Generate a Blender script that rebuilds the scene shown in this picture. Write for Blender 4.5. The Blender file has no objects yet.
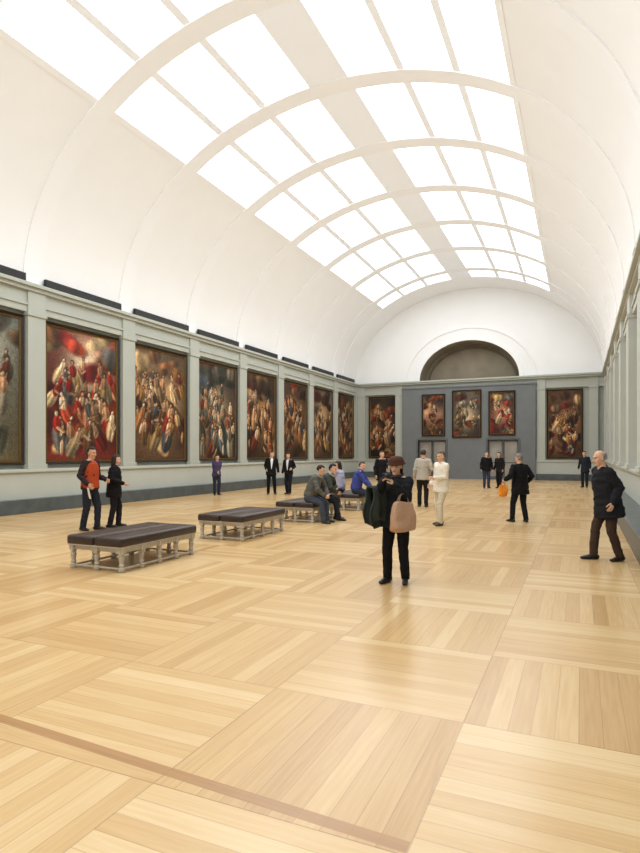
import bpy, bmesh, math, random
import numpy as np
from mathutils import Vector as V, Matrix, noise as mnoise
C = bpy.context.scene.collection
R = math.radians
PI = math.pi
bpy.context.scene.view_settings.view_transform = 'Standard'

# ------------------------------------------------------------------ materials
def lin(c):
    out = []
    for v in c[:3]:
        v = v/255.0
        out.append(v/12.92 if v <= .04045 else ((v+.055)/1.055)**2.4)
    return out
_m = {}
def mat(col, rough=.6, var=.1, scale=8.0, bump=0.0, spec=.4, stretch=None, name='surface'):
    key = (tuple(col), rough, var, scale, bump, spec, stretch)
    if key in _m: return _m[key]
    m = bpy.data.materials.new(name); m.use_nodes = True
    nt = m.node_tree; b = nt.nodes['Principled BSDF']
    c = lin(col)
    tc = nt.nodes.new('ShaderNodeTexCoord'); n = nt.nodes.new('ShaderNodeTexNoise')
    n.inputs['Scale'].default_value = scale; n.inputs['Detail'].default_value = 4
    if stretch:
        mp = nt.nodes.new('ShaderNodeMapping'); mp.inputs['Scale'].default_value = stretch
        nt.links.new(tc.outputs['Object'], mp.inputs['Vector']); nt.links.new(mp.outputs[0], n.inputs['Vector'])
    else: nt.links.new(tc.outputs['Object'], n.inputs['Vector'])
    r = nt.nodes.new('ShaderNodeValToRGB')
    r.color_ramp.elements[0].position = .3; r.color_ramp.elements[1].position = .7
    r.color_ramp.elements[0].color = [max(0, x*(1-var)) for x in c]+[1]
    r.color_ramp.elements[1].color = [min(1, x*(1+var)) for x in c]+[1]
    nt.links.new(n.outputs['Fac'], r.inputs['Fac']); nt.links.new(r.outputs['Color'], b.inputs['Base Color'])
    b.inputs['Roughness'].default_value = rough; b.inputs['Specular IOR Level'].default_value = spec
    if bump:
        bp = nt.nodes.new('ShaderNodeBump'); bp.inputs['Strength'].default_value = bump; bp.inputs['Distance'].default_value = .02
        nt.links.new(n.outputs['Fac'], bp.inputs['Height']); nt.links.new(bp.outputs[0], b.inputs['Normal'])
    _m[key] = m
    return m
def fabric(col): return mat(col, .88, .1, 60.0, .12, .15, name='fabric')
def skin(col): return mat(col, .55, .06, 14.0, 0, .3, name='skin')

VAULT = mat((237, 238, 238), .85, .01, 1.2, name='vault_plaster')
RIB = mat((238, 239, 240), .85, .006, 1.2, name='rib_plaster')
SPINE = mat((240, 244, 249), .85, .004, 1.2, name='spine_plaster')
SAGE = mat((174, 178, 169), .7, .03, 1.5, name='sage_paint')
SAGE2 = mat((160, 164, 156), .7, .03, 1.5, name='sage_wall_paint')
DADO = mat((182, 186, 177), .6, .03, 1.5, name='dado_paint')
PALE = mat((186, 189, 181), .7, .03, 1.5, name='pale_pilaster_paint')
SLATE = mat((80, 87, 89), .35, .2, 3.0, .0, name='slate_marble')
BLUEG = mat((111, 115, 117), .75, .05, 2.0, name='blue_grey_paint')
OLIVE = mat((140, 130, 112), .8, .14, 1.0, name='niche_paint')
BLACK = mat((22, 21, 20), .5, .2, 5.0, name='black_metal')
FRAME = mat((38, 30, 24), .4, .25, 12.0, name='dark_frame_wood')
GOLD = mat((120, 92, 48), .4, .25, 20.0, name='gilt')
LEATHER = mat((54, 41, 37), .38, .18, 14.0, .25, name='leather')
PALEW = mat((178, 169, 154), .6, .16, 10.0, .1, stretch=(4, 4, .6), name='pale_wood')
GLASSD = mat((148, 144, 136), .12, .25, 1.2, name='door_glass')
DOORF = mat((90, 92, 92), .4, .1, 5, name='door_frame')

def glow(strength):
    m = bpy.data.materials.new('skylight_glass'); m.use_nodes = True
    nt = m.node_tree; nt.nodes.clear()
    o = nt.nodes.new('ShaderNodeOutputMaterial'); e = nt.nodes.new('ShaderNodeEmission')
    tc = nt.nodes.new('ShaderNodeTexCoord'); n = nt.nodes.new('ShaderNodeTexNoise'); n.inputs['Scale'].default_value = .4
    r = nt.nodes.new('ShaderNodeValToRGB')
    r.color_ramp.elements[0].color = (.94, .975, 1, 1); r.color_ramp.elements[1].color = (.97, .985, 1, 1)
    nt.links.new(tc.outputs['Object'], n.inputs['Vector']); nt.links.new(n.outputs['Fac'], r.inputs['Fac'])
    nt.links.new(r.outputs[0], e.inputs['Color']); e.inputs['Strength'].default_value = strength
    nt.links.new(e.outputs[0], o.inputs['Surface'])
    return m
PANE = glow(4.3)

def parquet():
    m = bpy.data.materials.new('oak_parquet'); m.use_nodes = True
    nt = m.node_tree; N = nt.nodes; L = nt.links; b = N['Principled BSDF']
    def mth(op, a, c=None, d=None):
        n = N.new('ShaderNodeMath'); n.operation = op
        for i, x in enumerate((a, c, d)):
            if x is None: continue
            if isinstance(x, (int, float)): n.inputs[i].default_value = x
            else: L.new(x, n.inputs[i])
        return n.outputs[0]
    g = N.new('ShaderNodeNewGeometry'); sp = N.new('ShaderNodeSeparateXYZ'); L.new(g.outputs['Position'], sp.inputs[0])
    S = 1.28; W = S/10
    x = mth('ADD', sp.outputs[0], .65+S*40); y = mth('ADD', sp.outputs[1], -2.3+S*40)
    i = mth('FLOOR', mth('DIVIDE', x, S)); j = mth('FLOOR', mth('DIVIDE', y, S))
    c = mth('MODULO', mth('ADD', i, j), 2.0)
    ci = mth('SUBTRACT', 1.0, c)
    def mix(a, bb): return mth('ADD', mth('MULTIPLY', a, ci), mth('MULTIPLY', bb, c))
    al = mix(x, y); ac = mix(y, x)
    pid = mth('FLOOR', mth('DIVIDE', ac, W))
    cv = N.new('ShaderNodeCombineXYZ'); L.new(pid, cv.inputs[0]); L.new(i, cv.inputs[1]); L.new(j, cv.inputs[2])
    wn = N.new('ShaderNodeTexWhiteNoise'); wn.noise_dimensions = '3D'; L.new(cv.outputs[0], wn.inputs['Vector'])
    cv2 = N.new('ShaderNodeCombineXYZ'); L.new(i, cv2.inputs[0]); L.new(j, cv2.inputs[1])
    wn2 = N.new('ShaderNodeTexWhiteNoise'); wn2.noise_dimensions = '3D'; L.new(cv2.outputs[0], wn2.inputs['Vector'])
    gv = N.new('ShaderNodeCombineXYZ'); L.new(mth('MULTIPLY', al, 2.0), gv.inputs[0]); L.new(mth('MULTIPLY', ac, 44.0), gv.inputs[1]); L.new(pid, gv.inputs[2])
    gn = N.new('ShaderNodeTexNoise'); gn.inputs['Scale'].default_value = 1.0; gn.inputs['Detail'].default_value = 5; gn.inputs['Distortion'].default_value = .6
    L.new(gv.outputs[0], gn.inputs['Vector'])
    f = mth('ADD', mth('ADD', mth('MULTIPLY', wn.outputs['Value'], .32), mth('MULTIPLY', wn2.outputs['Value'], .22)), mth('MULTIPLY', gn.outputs['Fac'], .44))
    f = mth('SUBTRACT', f, mth('MULTIPLY', c, .05))
    r = N.new('ShaderNodeValToRGB'); e = r.color_ramp.elements
    e[0].position = .12; e[0].color = lin((183, 145, 94))+[1]
    e[1].position = .92; e[1].color = lin((228, 204, 160))+[1]
    k = e.new(.5); k.color = lin((208, 174, 122))+[1]
    L.new(f, r.inputs['Fac'])
    fr = mth('FRACT', mth('DIVIDE', ac, W)); seam = mth('LESS_THAN', fr, .035)
    fx = mth('FRACT', mth('DIVIDE', x, S)); fy = mth('FRACT', mth('DIVIDE', y, S))
    s2 = mth('MAXIMUM', mth('LESS_THAN', fx, .006), mth('LESS_THAN', fy, .006))
    sm = mth('MAXIMUM', mth('MULTIPLY', seam, .34), mth('MULTIPLY', s2, .42))
    mx = N.new('ShaderNodeMixRGB'); L.new(sm, mx.inputs[0]); L.new(r.outputs[0], mx.inputs[1]); mx.inputs[2].default_value = lin((116, 78, 44))+[1]
    # solid header board across the room
    ys = mth('ADD', sp.outputs[1], mth('MULTIPLY', sp.outputs[0], .05))
    st = mth('MULTIPLY', mth('GREATER_THAN', ys, 2.285), mth('LESS_THAN', ys, 2.36))
    st = mth('MULTIPLY', st, mth('LESS_THAN', sp.outputs[0], -.65))
    hv = N.new('ShaderNodeCombineXYZ'); L.new(mth('MULTIPLY', sp.outputs[0], 2.0), hv.inputs[0]); L.new(mth('MULTIPLY', ys, 60.0), hv.inputs[1])
    hn = N.new('ShaderNodeTexNoise'); hn.inputs['Detail'].default_value = 4; hn.inputs['Scale'].default_value = 1; L.new(hv.outputs[0], hn.inputs['Vector'])
    hr = N.new('ShaderNodeValToRGB'); hr.color_ramp.elements[0].color = lin((146, 104, 60))+[1]; hr.color_ramp.elements[1].color = lin((184, 140, 90))+[1]; L.new(hn.outputs['Fac'], hr.inputs['Fac'])
    mx2 = N.new('ShaderNodeMixRGB'); L.new(mth('MULTIPLY', st, .9), mx2.inputs[0]); L.new(mx.outputs[0], mx2.inputs[1]); L.new(hr.outputs[0], mx2.inputs[2])
    L.new(mx2.outputs[0], b.inputs['Base Color'])
    b.inputs['Roughness'].default_value = .25; b.inputs['Specular IOR Level'].default_value = .5
    bp = N.new('ShaderNodeBump'); bp.inputs['Strength'].default_value = .12; bp.inputs['Distance'].default_value = .004
    L.new(gn.outputs['Fac'], bp.inputs['Height']); L.new(bp.outputs[0], b.inputs['Normal'])
    return m
OAK = parquet()

def canvas_mat():
    m = bpy.data.materials.new('oil_paint'); m.use_nodes = True
    nt = m.node_tree; b = nt.nodes['Principled BSDF']
    a = nt.nodes.new('ShaderNodeAttribute'); a.attribute_name = 'paint'
    n = nt.nodes.new('ShaderNodeTexNoise'); n.inputs['Scale'].default_value = 14; n.inputs['Detail'].default_value = 6; n.inputs['Distortion'].default_value = 1.5
    tc = nt.nodes.new('ShaderNodeTexCoord'); nt.links.new(tc.outputs['Object'], n.inputs['Vector'])
    r = nt.nodes.new('ShaderNodeValToRGB'); r.color_ramp.elements[0].position = .3; r.color_ramp.elements[1].position = .72
    r.color_ramp.elements[0].color = (.55, .52, .5, 1); r.color_ramp.elements[1].color = (1.45, 1.42, 1.35, 1)
    nt.links.new(n.outputs['Fac'], r.inputs[0])
    mx = nt.nodes.new('ShaderNodeMixRGB'); mx.blend_type = 'MULTIPLY'; mx.inputs[0].default_value = 1
    nt.links.new(a.outputs['Color'], mx.inputs[1]); nt.links.new(r.outputs[0], mx.inputs[2])
    nt.links.new(mx.outputs[0], b.inputs['Base Color']); b.inputs['Roughness'].default_value = .5; b.inputs['Specular IOR Level'].default_value = .25
    return m
OIL = canvas_mat()

# ------------------------------------------------------------------ helpers
def link(name, me, m=None, parent=None, smooth=False):
    o = bpy.data.objects.new(name, me); C.objects.link(o)
    if m:
        for k in (m if isinstance(m, (list, tuple)) else [m]): me.materials.append(k)
    if parent: o.parent = parent
    if smooth:
        for p in me.polygons: p.use_smooth = True
    return o
def obj(name, bm, m=None, parent=None, smooth=False):
    bmesh.ops.recalc_face_normals(bm, faces=bm.faces)
    me = bpy.data.meshes.new(name); bm.to_mesh(me); bm.free()
    return link(name, me, m, parent, smooth)
def tag(o, label, cat, group=None):
    o['label'] = label; o['category'] = cat
    if group: o['group'] = group
    return o
def struct(o):
    o['kind'] = 'structure'; return o
def thing(name, label, cat, loc=(0, 0, 0), rz=0, group=None):
    o = bpy.data.objects.new(name, None); C.objects.link(o)
    o.empty_display_size = .2; o.location = loc; o.rotation_euler = (0, 0, rz)
    return tag(o, label, cat, group)
def box(bm, x0, x1, y0, y1, z0, z1, bev=0):
    M = Matrix.Translation(((x0+x1)/2, (y0+y1)/2, (z0+z1)/2)) @ Matrix.Diagonal((x1-x0, y1-y0, z1-z0, 1))
    r = bmesh.ops.create_cube(bm, size=1, matrix=M)
    if bev:
        ed = list({e for v in r['verts'] for e in v.link_edges})
        bmesh.ops.bevel(bm, geom=ed, offset=bev, segments=2, affect='EDGES', profile=.6)
def bx(*a, **k):
    bm = bmesh.new(); box(bm, *a, **k); return bm
def lathe(bm, prof, seg=14, M=Matrix.Identity(4)):
    rings = []
    for r, z in prof:
        rings.append([bm.verts.new(M @ V((r*math.cos(2*PI*k/seg), r*math.sin(2*PI*k/seg), z))) for k in range(seg)])
    for a, b in zip(rings, rings[1:]):
        for k in range(seg): bm.faces.new((a[k], a[(k+1) % seg], b[(k+1) % seg], b[k]))
    bm.faces.new(rings[0]); bm.faces.new(rings[-1][::-1])
def tube(bm, pts, rad, side=V((1, 0, 0)), seg=14, cap=True):
    pts = [V(p) for p in pts]; rad = [(r, r) if isinstance(r, (int, float)) else r for r in rad]
    n = len(pts); rings = []
    def frame(i):
        t = (pts[min(i+1, n-1)]-pts[max(i-1, 0)]).normalized()
        a = side - t*side.dot(t)
        if a.length < .05: a = V((0, 1, 0)) - t*t.y
        a.normalize(); return t, a, t.cross(a)
    def ring(p, a, b, ra, rb):
        return [bm.verts.new(p + a*ra*math.cos(2*PI*k/seg) + b*rb*math.sin(2*PI*k/seg)) for k in range(seg)]
    t, a, b = frame(0); ra, rb = rad[0]; m = min(ra, rb)
    if cap:
        for o, s in ((.95, .3), (.75, .66), (.4, .92)): rings.append(ring(pts[0]-t*m*o, a, b, ra*s, rb*s))
    for i in range(n):
        t, a, b = frame(i); rings.append(ring(pts[i], a, b, *rad[i]))
    t, a, b = frame(n-1); ra, rb = rad[-1]; m = min(ra, rb)
    if cap:
        for o, s in ((.4, .92), (.75, .66), (.95, .3)): rings.append(ring(pts[-1]+t*m*o, a, b, ra*s, rb*s))
    for p, q in zip(rings, rings[1:]):
        for k in range(seg): bm.faces.new((p[k], p[(k+1) % seg], q[(k+1) % seg], q[k]))
    bm.faces.new(rings[0][::-1]); bm.faces.new(rings[-1])
def ell(bm, M, c, r, seg=16):
    bmesh.ops.create_uvsphere(bm, u_segments=seg, v_segments=max(6, seg//2+2), radius=1, matrix=M @ Matrix.Translation(c) @ Matrix.Diagonal((*r, 1)))
def evald(bm, mods):
    bmesh.ops.recalc_face_normals(bm, faces=bm.faces)
    me = bpy.data.meshes.new('tmp'); bm.to_mesh(me); bm.free()
    o = bpy.data.objects.new('tmp', me); C.objects.link(o)
    for typ, kw in mods:
        md = o.modifiers.new('m', typ)
        for k, v in kw.items(): setattr(md, k, v)
    dg = bpy.context.evaluated_depsgraph_get(); dg.update()
    out = bpy.data.meshes.new_from_object(o.evaluated_get(dg))
    bpy.data.objects.remove(o); bpy.data.meshes.remove(me)
    return out
def fused(bm, voxel, it=2, wrinkle=0, seed=0):
    me = evald(bm, [('REMESH', dict(mode='VOXEL', voxel_size=voxel, use_smooth_shade=True)), ('SMOOTH', dict(factor=.5, iterations=it))])
    if wrinkle:
        me.update(); off = V((seed*3.7, seed*1.3, 0)); nn = [v.normal.copy() for v in me.vertices]
        for v, n in zip(me.vertices, nn):
            p = v.co
            a = mnoise.noise(V((p.x*5+p.z*6, p.y*5-p.z*5, p.z*9))+off)
            w_ = .8*(1-2.4*abs(a))+.45*mnoise.noise(V((p.x*13, p.y*13, p.z*20))+off)
            v.co = p+n*w_*wrinkle*.8
        me.update()
    return me

# ------------------------------------------------------------------ the setting
XL, XV, XR, Y0, Y1 = -14.05, 1.15, 1.5, -6.55, 37.7
XC = (XL+XV)/2; A = (XV-XL)/2; B = 5.75; ZS = 6.3
ND = 3.65
YK = [11.7+ND*k for k in range(-5, 7)]          # pilaster rhythm
YR = YK + [35.4]                                # ribs: a short last bay
PH0, PH1 = R(49.9), R(86.1)
tn = [0]
def trim(bm, m, smooth=False):
    tn[0] += 1
    return struct(obj('trim_%d' % tn[0], bm, m, None, smooth))

struct(obj('floor', bx(XL-.3, XR+.3, Y0, Y1+.2, -.15, 0), OAK))
struct(obj('wall_left', bx(XL-.2, XL, Y0, Y1, 0, ZS), SAGE2))
struct(obj('wall_right', bx(XR, XR+.2, Y0, Y1, 0, ZS), SAGE2))
struct(obj('baseboard_left', bx(XL, XL+.42, Y0, Y1-.3, 0, .38, bev=.02), SLATE))
struct(obj('baseboard_right', bx(XR-.72, XR, Y0, Y1-.3, 0, .38, bev=.02), SLATE))
def mbox(bm, right, x0, x1, *a, **k):
    if right: x0, x1 = XR-(x1-XL), XR-(x0-XL)
    box(bm, x0, x1, *a, **k)
for right in (False, True):
    bm = bmesh.new(); mbox(bm, right, XL, XL+.2, Y0, Y1-.2, .38, 1.1); mbox(bm, right, XL, XL+.26, Y0, Y1-.26, 1.1, 1.19, bev=.015)
    trim(bm, DADO)
    bm = bmesh.new()
    mbox(bm, right, XL, XL+.16, Y0, Y1, 5.52, 5.74); mbox(bm, right, XL, XL+.2, Y0, Y1, 5.70, 5.76)
    mbox(bm, right, XL, XL+.15, Y0, Y1, 5.76, 6.12); mbox(bm, right, XL, XL+.26, Y0, Y1, 6.1, 6.2); mbox(bm, right, XL, XL+(.37 if right else .34), Y0, Y1, 6.2, 6.3, bev=.015)
    trim(bm, PALE if right else SAGE)
    for y in YK + [Y1-.3]:
        if right and y < 5: continue
        if y < 3: continue
        bm = bmesh.new(); w = .46 if right and y < 37 else .29
        q = .07 if right else 0
        mbox(bm, right, XL, XL+.2+q, y-w, y+w, 1.19, 5.55); mbox(bm, right, XL, XL+.24+q, y-w-.03, y+w+.03, 1.19, 1.32, bev=.01)
        mbox(bm, right, XL, XL+.24+q, y-w-.03, y+w+.03, 5.42, 5.53, bev=.01); mbox(bm, right, XL, XL+.21+q*.5, y-w, y+w, 5.53, 6.11)
        trim(bm, PALE if right else SAGE)

# vault
def vp(ph, y, off=0): return V((XC+(A-off)*math.cos(ph), y, ZS+(B-off)*math.sin(ph)))
def sheet(bm, pa, pb, ya, yb, n, off=0):
    prev = None
    for k in range(n+1):
        ph = pa+(pb-pa)*k/n
        cur = (bm.verts.new(vp(ph, ya, off)), bm.verts.new(vp(ph, yb, off)))
        if prev: bm.faces.new((prev[0], cur[0], cur[1], prev[1]))
        prev = cur
bm = bmesh.new()
for a, b, n in ((0, PH0, 24), (PH1, PI-PH1, 6), (PI-PH0, PI, 24)): sheet(bm, a, b, Y0, Y1, n)
for a, b in ((PH0, PH1), (PI-PH1, PI-PH0)): sheet(bm, a, b, YR[-1], Y1, 16)
struct(obj('ceiling', bm, VAULT, None, True))
def arcbar(bm, pa, pb, ya, yb, o0, o1, n):
    prev = None
    for k in range(n+1):
        ph = pa+(pb-pa)*k/n
        cur = [bm.verts.new(vp(ph, y, o)) for y, o in ((ya, o0), (yb, o0), (yb, o1), (ya, o1))]
        if prev:
            for q in range(4): bm.faces.new((prev[q], prev[(q+1) % 4], cur[(q+1) % 4], cur[q]))
        else: bm.faces.new(cur)
        prev = cur
    bm.faces.new(prev[::-1])
for y in YR:
    bm = bmesh.new(); arcbar(bm, 0, PI, y-.3, y+.3, -.07, .035, 120); trim(bm, RIB, False)
# central spine and side beams that edge the skylights
bm = bmesh.new(); arcbar(bm, PH1-.01, PI-PH1+.01, Y0, YR[-1]+.3, -.08, .025, 6); trim(bm, SPINE)
for s in (0, 1):
    a, b = PH0-.02, PH0+.004
    if s: a, b = PI-b, PI-a
    bm = bmesh.new(); arcbar(bm, a, b, Y0, YR[-1]+.3, -.08, .012, 3); trim(bm, RIB)
wn = 0
for k in range(len(YR)-1):
    ya, yb = YR[k]+.3, YR[k+1]-.3
    for s in (0, 1):
        wn += 1
        pa, pb = (PH0, PH1) if not s else (PI-PH1, PI-PH0)
        w = bpy.data.objects.new('window_%d' % wn, None); C.objects.link(w); struct(w)
        w.location = vp((pa+pb)/2, (ya+yb)/2)
        inv = Matrix.Translation(-w.location)
        cuts = [pa, pa+(pb-pa)/3, pa+(pb-pa)*2/3, pb]
        for q in range(3):
            p0 = cuts[q]+(.008 if q else 0); p1 = cuts[q+1]-(.008 if q < 2 else 0)
            bm = bmesh.new(); sheet(bm, p0, p1, ya-.05, yb+.05, 6, -.03); bmesh.ops.transform(bm, matrix=inv, verts=bm.verts)
            obj('pane', bm, PANE, w, True)
        for q in (1, 2):
            pc = cuts[q]
            bm = bmesh.new(); arcbar(bm, pc-.014, pc+.014, ya-.1, yb+.1, -.028, .004, 2); bmesh.ops.transform(bm, matrix=inv, verts=bm.verts)
            obj('glazing_bar', bm, SPINE, w)

# end wall with lunette
HW, LH = 3.1, 2.45
def lun(dx, hw=HW, h=LH): return ZS+.02 + (h*math.sqrt(max(0, 1-(dx/hw)**2)))
def vz(dx): return ZS+B*math.sqrt(max(0, 1-(dx/A)**2))
LC = -6.52
bm = bmesh.new()
box(bm, XL, XR, Y1, Y1+.2, 0, ZS+.02)
xs = sorted(set([XC-A*math.cos(PI*k/60) for k in range(61)] + [LC-HW*math.cos(PI*k/40) for k in range(41)]))
for x0, x1 in zip(xs, xs[1:]):
    m_ = (x0+x1)/2; inn = abs(m_-LC) < HW
    b0, b1 = (lun(x0-LC), lun(x1-LC)) if inn else (ZS, ZS)
    t0, t1 = vz(x0-XC), vz(x1-XC)
    vs = [bm.verts.new(p) for p in ((x0, Y1, b0), (x1, Y1, b1), (x1, Y1, max(t1, b1+.001)), (x0, Y1, max(t0, b0+.001)))]
    bm.faces.new(vs)
wall_end = struct(obj('wall_end', bm, [SAGE2, VAULT]))
for p in wall_end.data.polygons:
    if p.center.z > ZS: p.material_index = 1
bm = bmesh.new()            # niche behind the lunette
N_ = 32; pr = None
for k in range(N_+1):
    dx = -HW*math.cos(PI*k/N_)
    cur = (bm.verts.new((LC+dx, Y1, lun(dx))), bm.verts.new((LC+dx, Y1+1.4, lun(dx))), bm.verts.new((LC+dx, Y1+1.4, ZS)), bm.verts.new((LC+dx, Y1, ZS)))
    if pr:
        bm.faces.new((pr[0], cur[0], cur[1], pr[1])); bm.faces.new((pr[1], cur[1], cur[2], pr[2])); bm.faces.new((pr[2], cur[2], cur[3], pr[3]))
    pr = cur
struct(obj('wall_niche', bm, OLIVE, None, False))
def archring(h0, l0, h1, l1, y0, y1, m):
    bm = bmesh.new(); pr = None
    for k in range(49):
        t = PI*k/48; c, s = math.cos(t), math.sin(t)
        cur = [bm.verts.new(p) for p in ((LC-h0*c, y0, ZS+.02+l0*s), (LC-h1*c, y0, ZS+.02+l1*s), (LC-h1*c, y1, ZS+.02+l1*s), (LC-h0*c, y1, ZS+.02+l0*s))]
        if pr:
            for q in range(4): bm.faces.new((pr[q], pr[(q+1) % 4], cur[(q+1) % 4], cur[q]))
        pr = cur
    trim(bm, m)
archring(HW, LH, HW+.22, LH+.2, Y1-.09, Y1+.05, RIB)
archring(HW+.86, LH+.76, HW+.98, LH+.88, Y1-.06, Y1+.02, RIB)
archring(HW-.34, LH-.32, HW-.24, LH-.22, Y1+1.28, Y1+1.4, mat((112, 103, 86), .8, .1, 2.0, name='niche_moulding'))
# end wall mouldings
PX0, PX1, PT = -10.7, -2.45, 5.78
bm = bmesh.new()
for a, b in ((XL, PX0), (PX1, XR)):
    box(bm, a, b, Y1-.3, Y1, 0, .38, bev=.02)
struct(obj('baseboard_end', bm, SLATE))
bm = bmesh.new()
for a, b in ((XL+.2, PX0), (PX1, XR-.2)):
    box(bm, a, b, Y1-.2, Y1, .38, 1.1); box(bm, a, b, Y1-.26, Y1, 1.1, 1.19, bev=.015)
trim(bm, DADO)
bm = bmesh.new()
box(bm, XL, XR, Y1-.16, Y1, 5.52, 5.74); box(bm, XL, XR, Y1-.15, Y1, 5.74, 6.12); box(bm, XL, XR, Y1-.36, Y1, 6.1, 6.2); box(bm, XL, XR, Y1-.44, Y1, 6.2, 6.3, bev=.015)
trim(bm, SAGE)
for x in (-13.6, -10.98, -2.17, .7):
    bm = bmesh.new(); w = .24
    box(bm, x-w, x+w, Y1-.22, Y1, 1.19, 6.1); box(bm, x-w-.03, x+w+.03, Y1-.25, Y1, 1.19, 1.32, bev=.01); box(bm, x-w-.03, x+w+.03, Y1-.25, Y1, 5.42, 5.53, bev=.01)
    trim(bm, SAGE)
# blue-grey central screen with two doorways
D = ((-9.62, -7.82), (-5.24, -3.44)); DH = 2.45; PY = Y1-.4
bm = bmesh.new()
for a, b in ((PX0, D[0][0]), (D[0][1], D[1][0]), (D[1][1], PX1)): box(bm, a, b, PY, Y1, 0, DH)
box(bm, PX0, PX1, PY, Y1, DH, PT)
box(bm, PX0-.04, PX1+.04, PY-.05, Y1, PT, PT+.1, bev=.015)
for a, b in ((PX0, D[0][0]-.1), (D[0][1]+.1, D[1][0]-.1), (D[1][1]+.1, PX1)): box(bm, a, b, PY-.04, PY, 0, .3)
struct(obj('wall_screen', bm, BLUEG))
for n, (a, b) in enumerate(D):
    d = bpy.data.objects.new('door_%d' % (n+1), None); C.objects.link(d); struct(d); d.location = ((a+b)/2, PY, 0)
    w = (b-a)/2
    bm = bmesh.new(); box(bm, -w-.1, -w, -.06, .3, 0, DH+.1); box(bm, w, w+.1, -.06, .3, 0, DH+.1); box(bm, -w, w, -.06, .3, DH, DH+.1)
    obj('door_frame', bm, DOORF, d)
    for s in (-1, 1):
        x0, x1 = (-w, 0) if s < 0 else (0, w)
        bm = bmesh.new(); box(bm, x0+.02, x0+.1, .15, .2, .02, DH-.02); box(bm, x1-.1, x1-.02, .15, .2, .02, DH-.02)
        box(bm, x0+.1, x1-.1, .15, .2, .02, .2); box(bm, x0+.1, x1-.1, .15, .2, DH-.12, DH-.02); box(bm, x0+.1, x1-.1, .15, .2, 1.0, 1.08)
        lf = obj('door_leaf', bm, DOORF, d)
        obj('pane', bx(x0+.09, x1-.09, .165, .185, .19, DH-.11), GLASSD, lf)
        bm = bmesh.new(); tube(bm, [(-s*-.06, .12, .95), (-s*-.06, .12, 1.25)], [.012, .012], seg=8); obj('handle', bm, GOLD, lf)
# wall behind the camera
bm = bmesh.new()
xs = [XC-A*math.cos(PI*k/40) for k in range(41)]
for x0, x1 in zip(xs, xs[1:]):
    bm.faces.new([bm.verts.new(p) for p in ((x0, Y0, 0), (x1, Y0, 0), (x1, Y0, vz(x1-XC)), (x0, Y0, vz(x0-XC)))])
struct(obj('wall_back', bm, VAULT))

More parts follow.
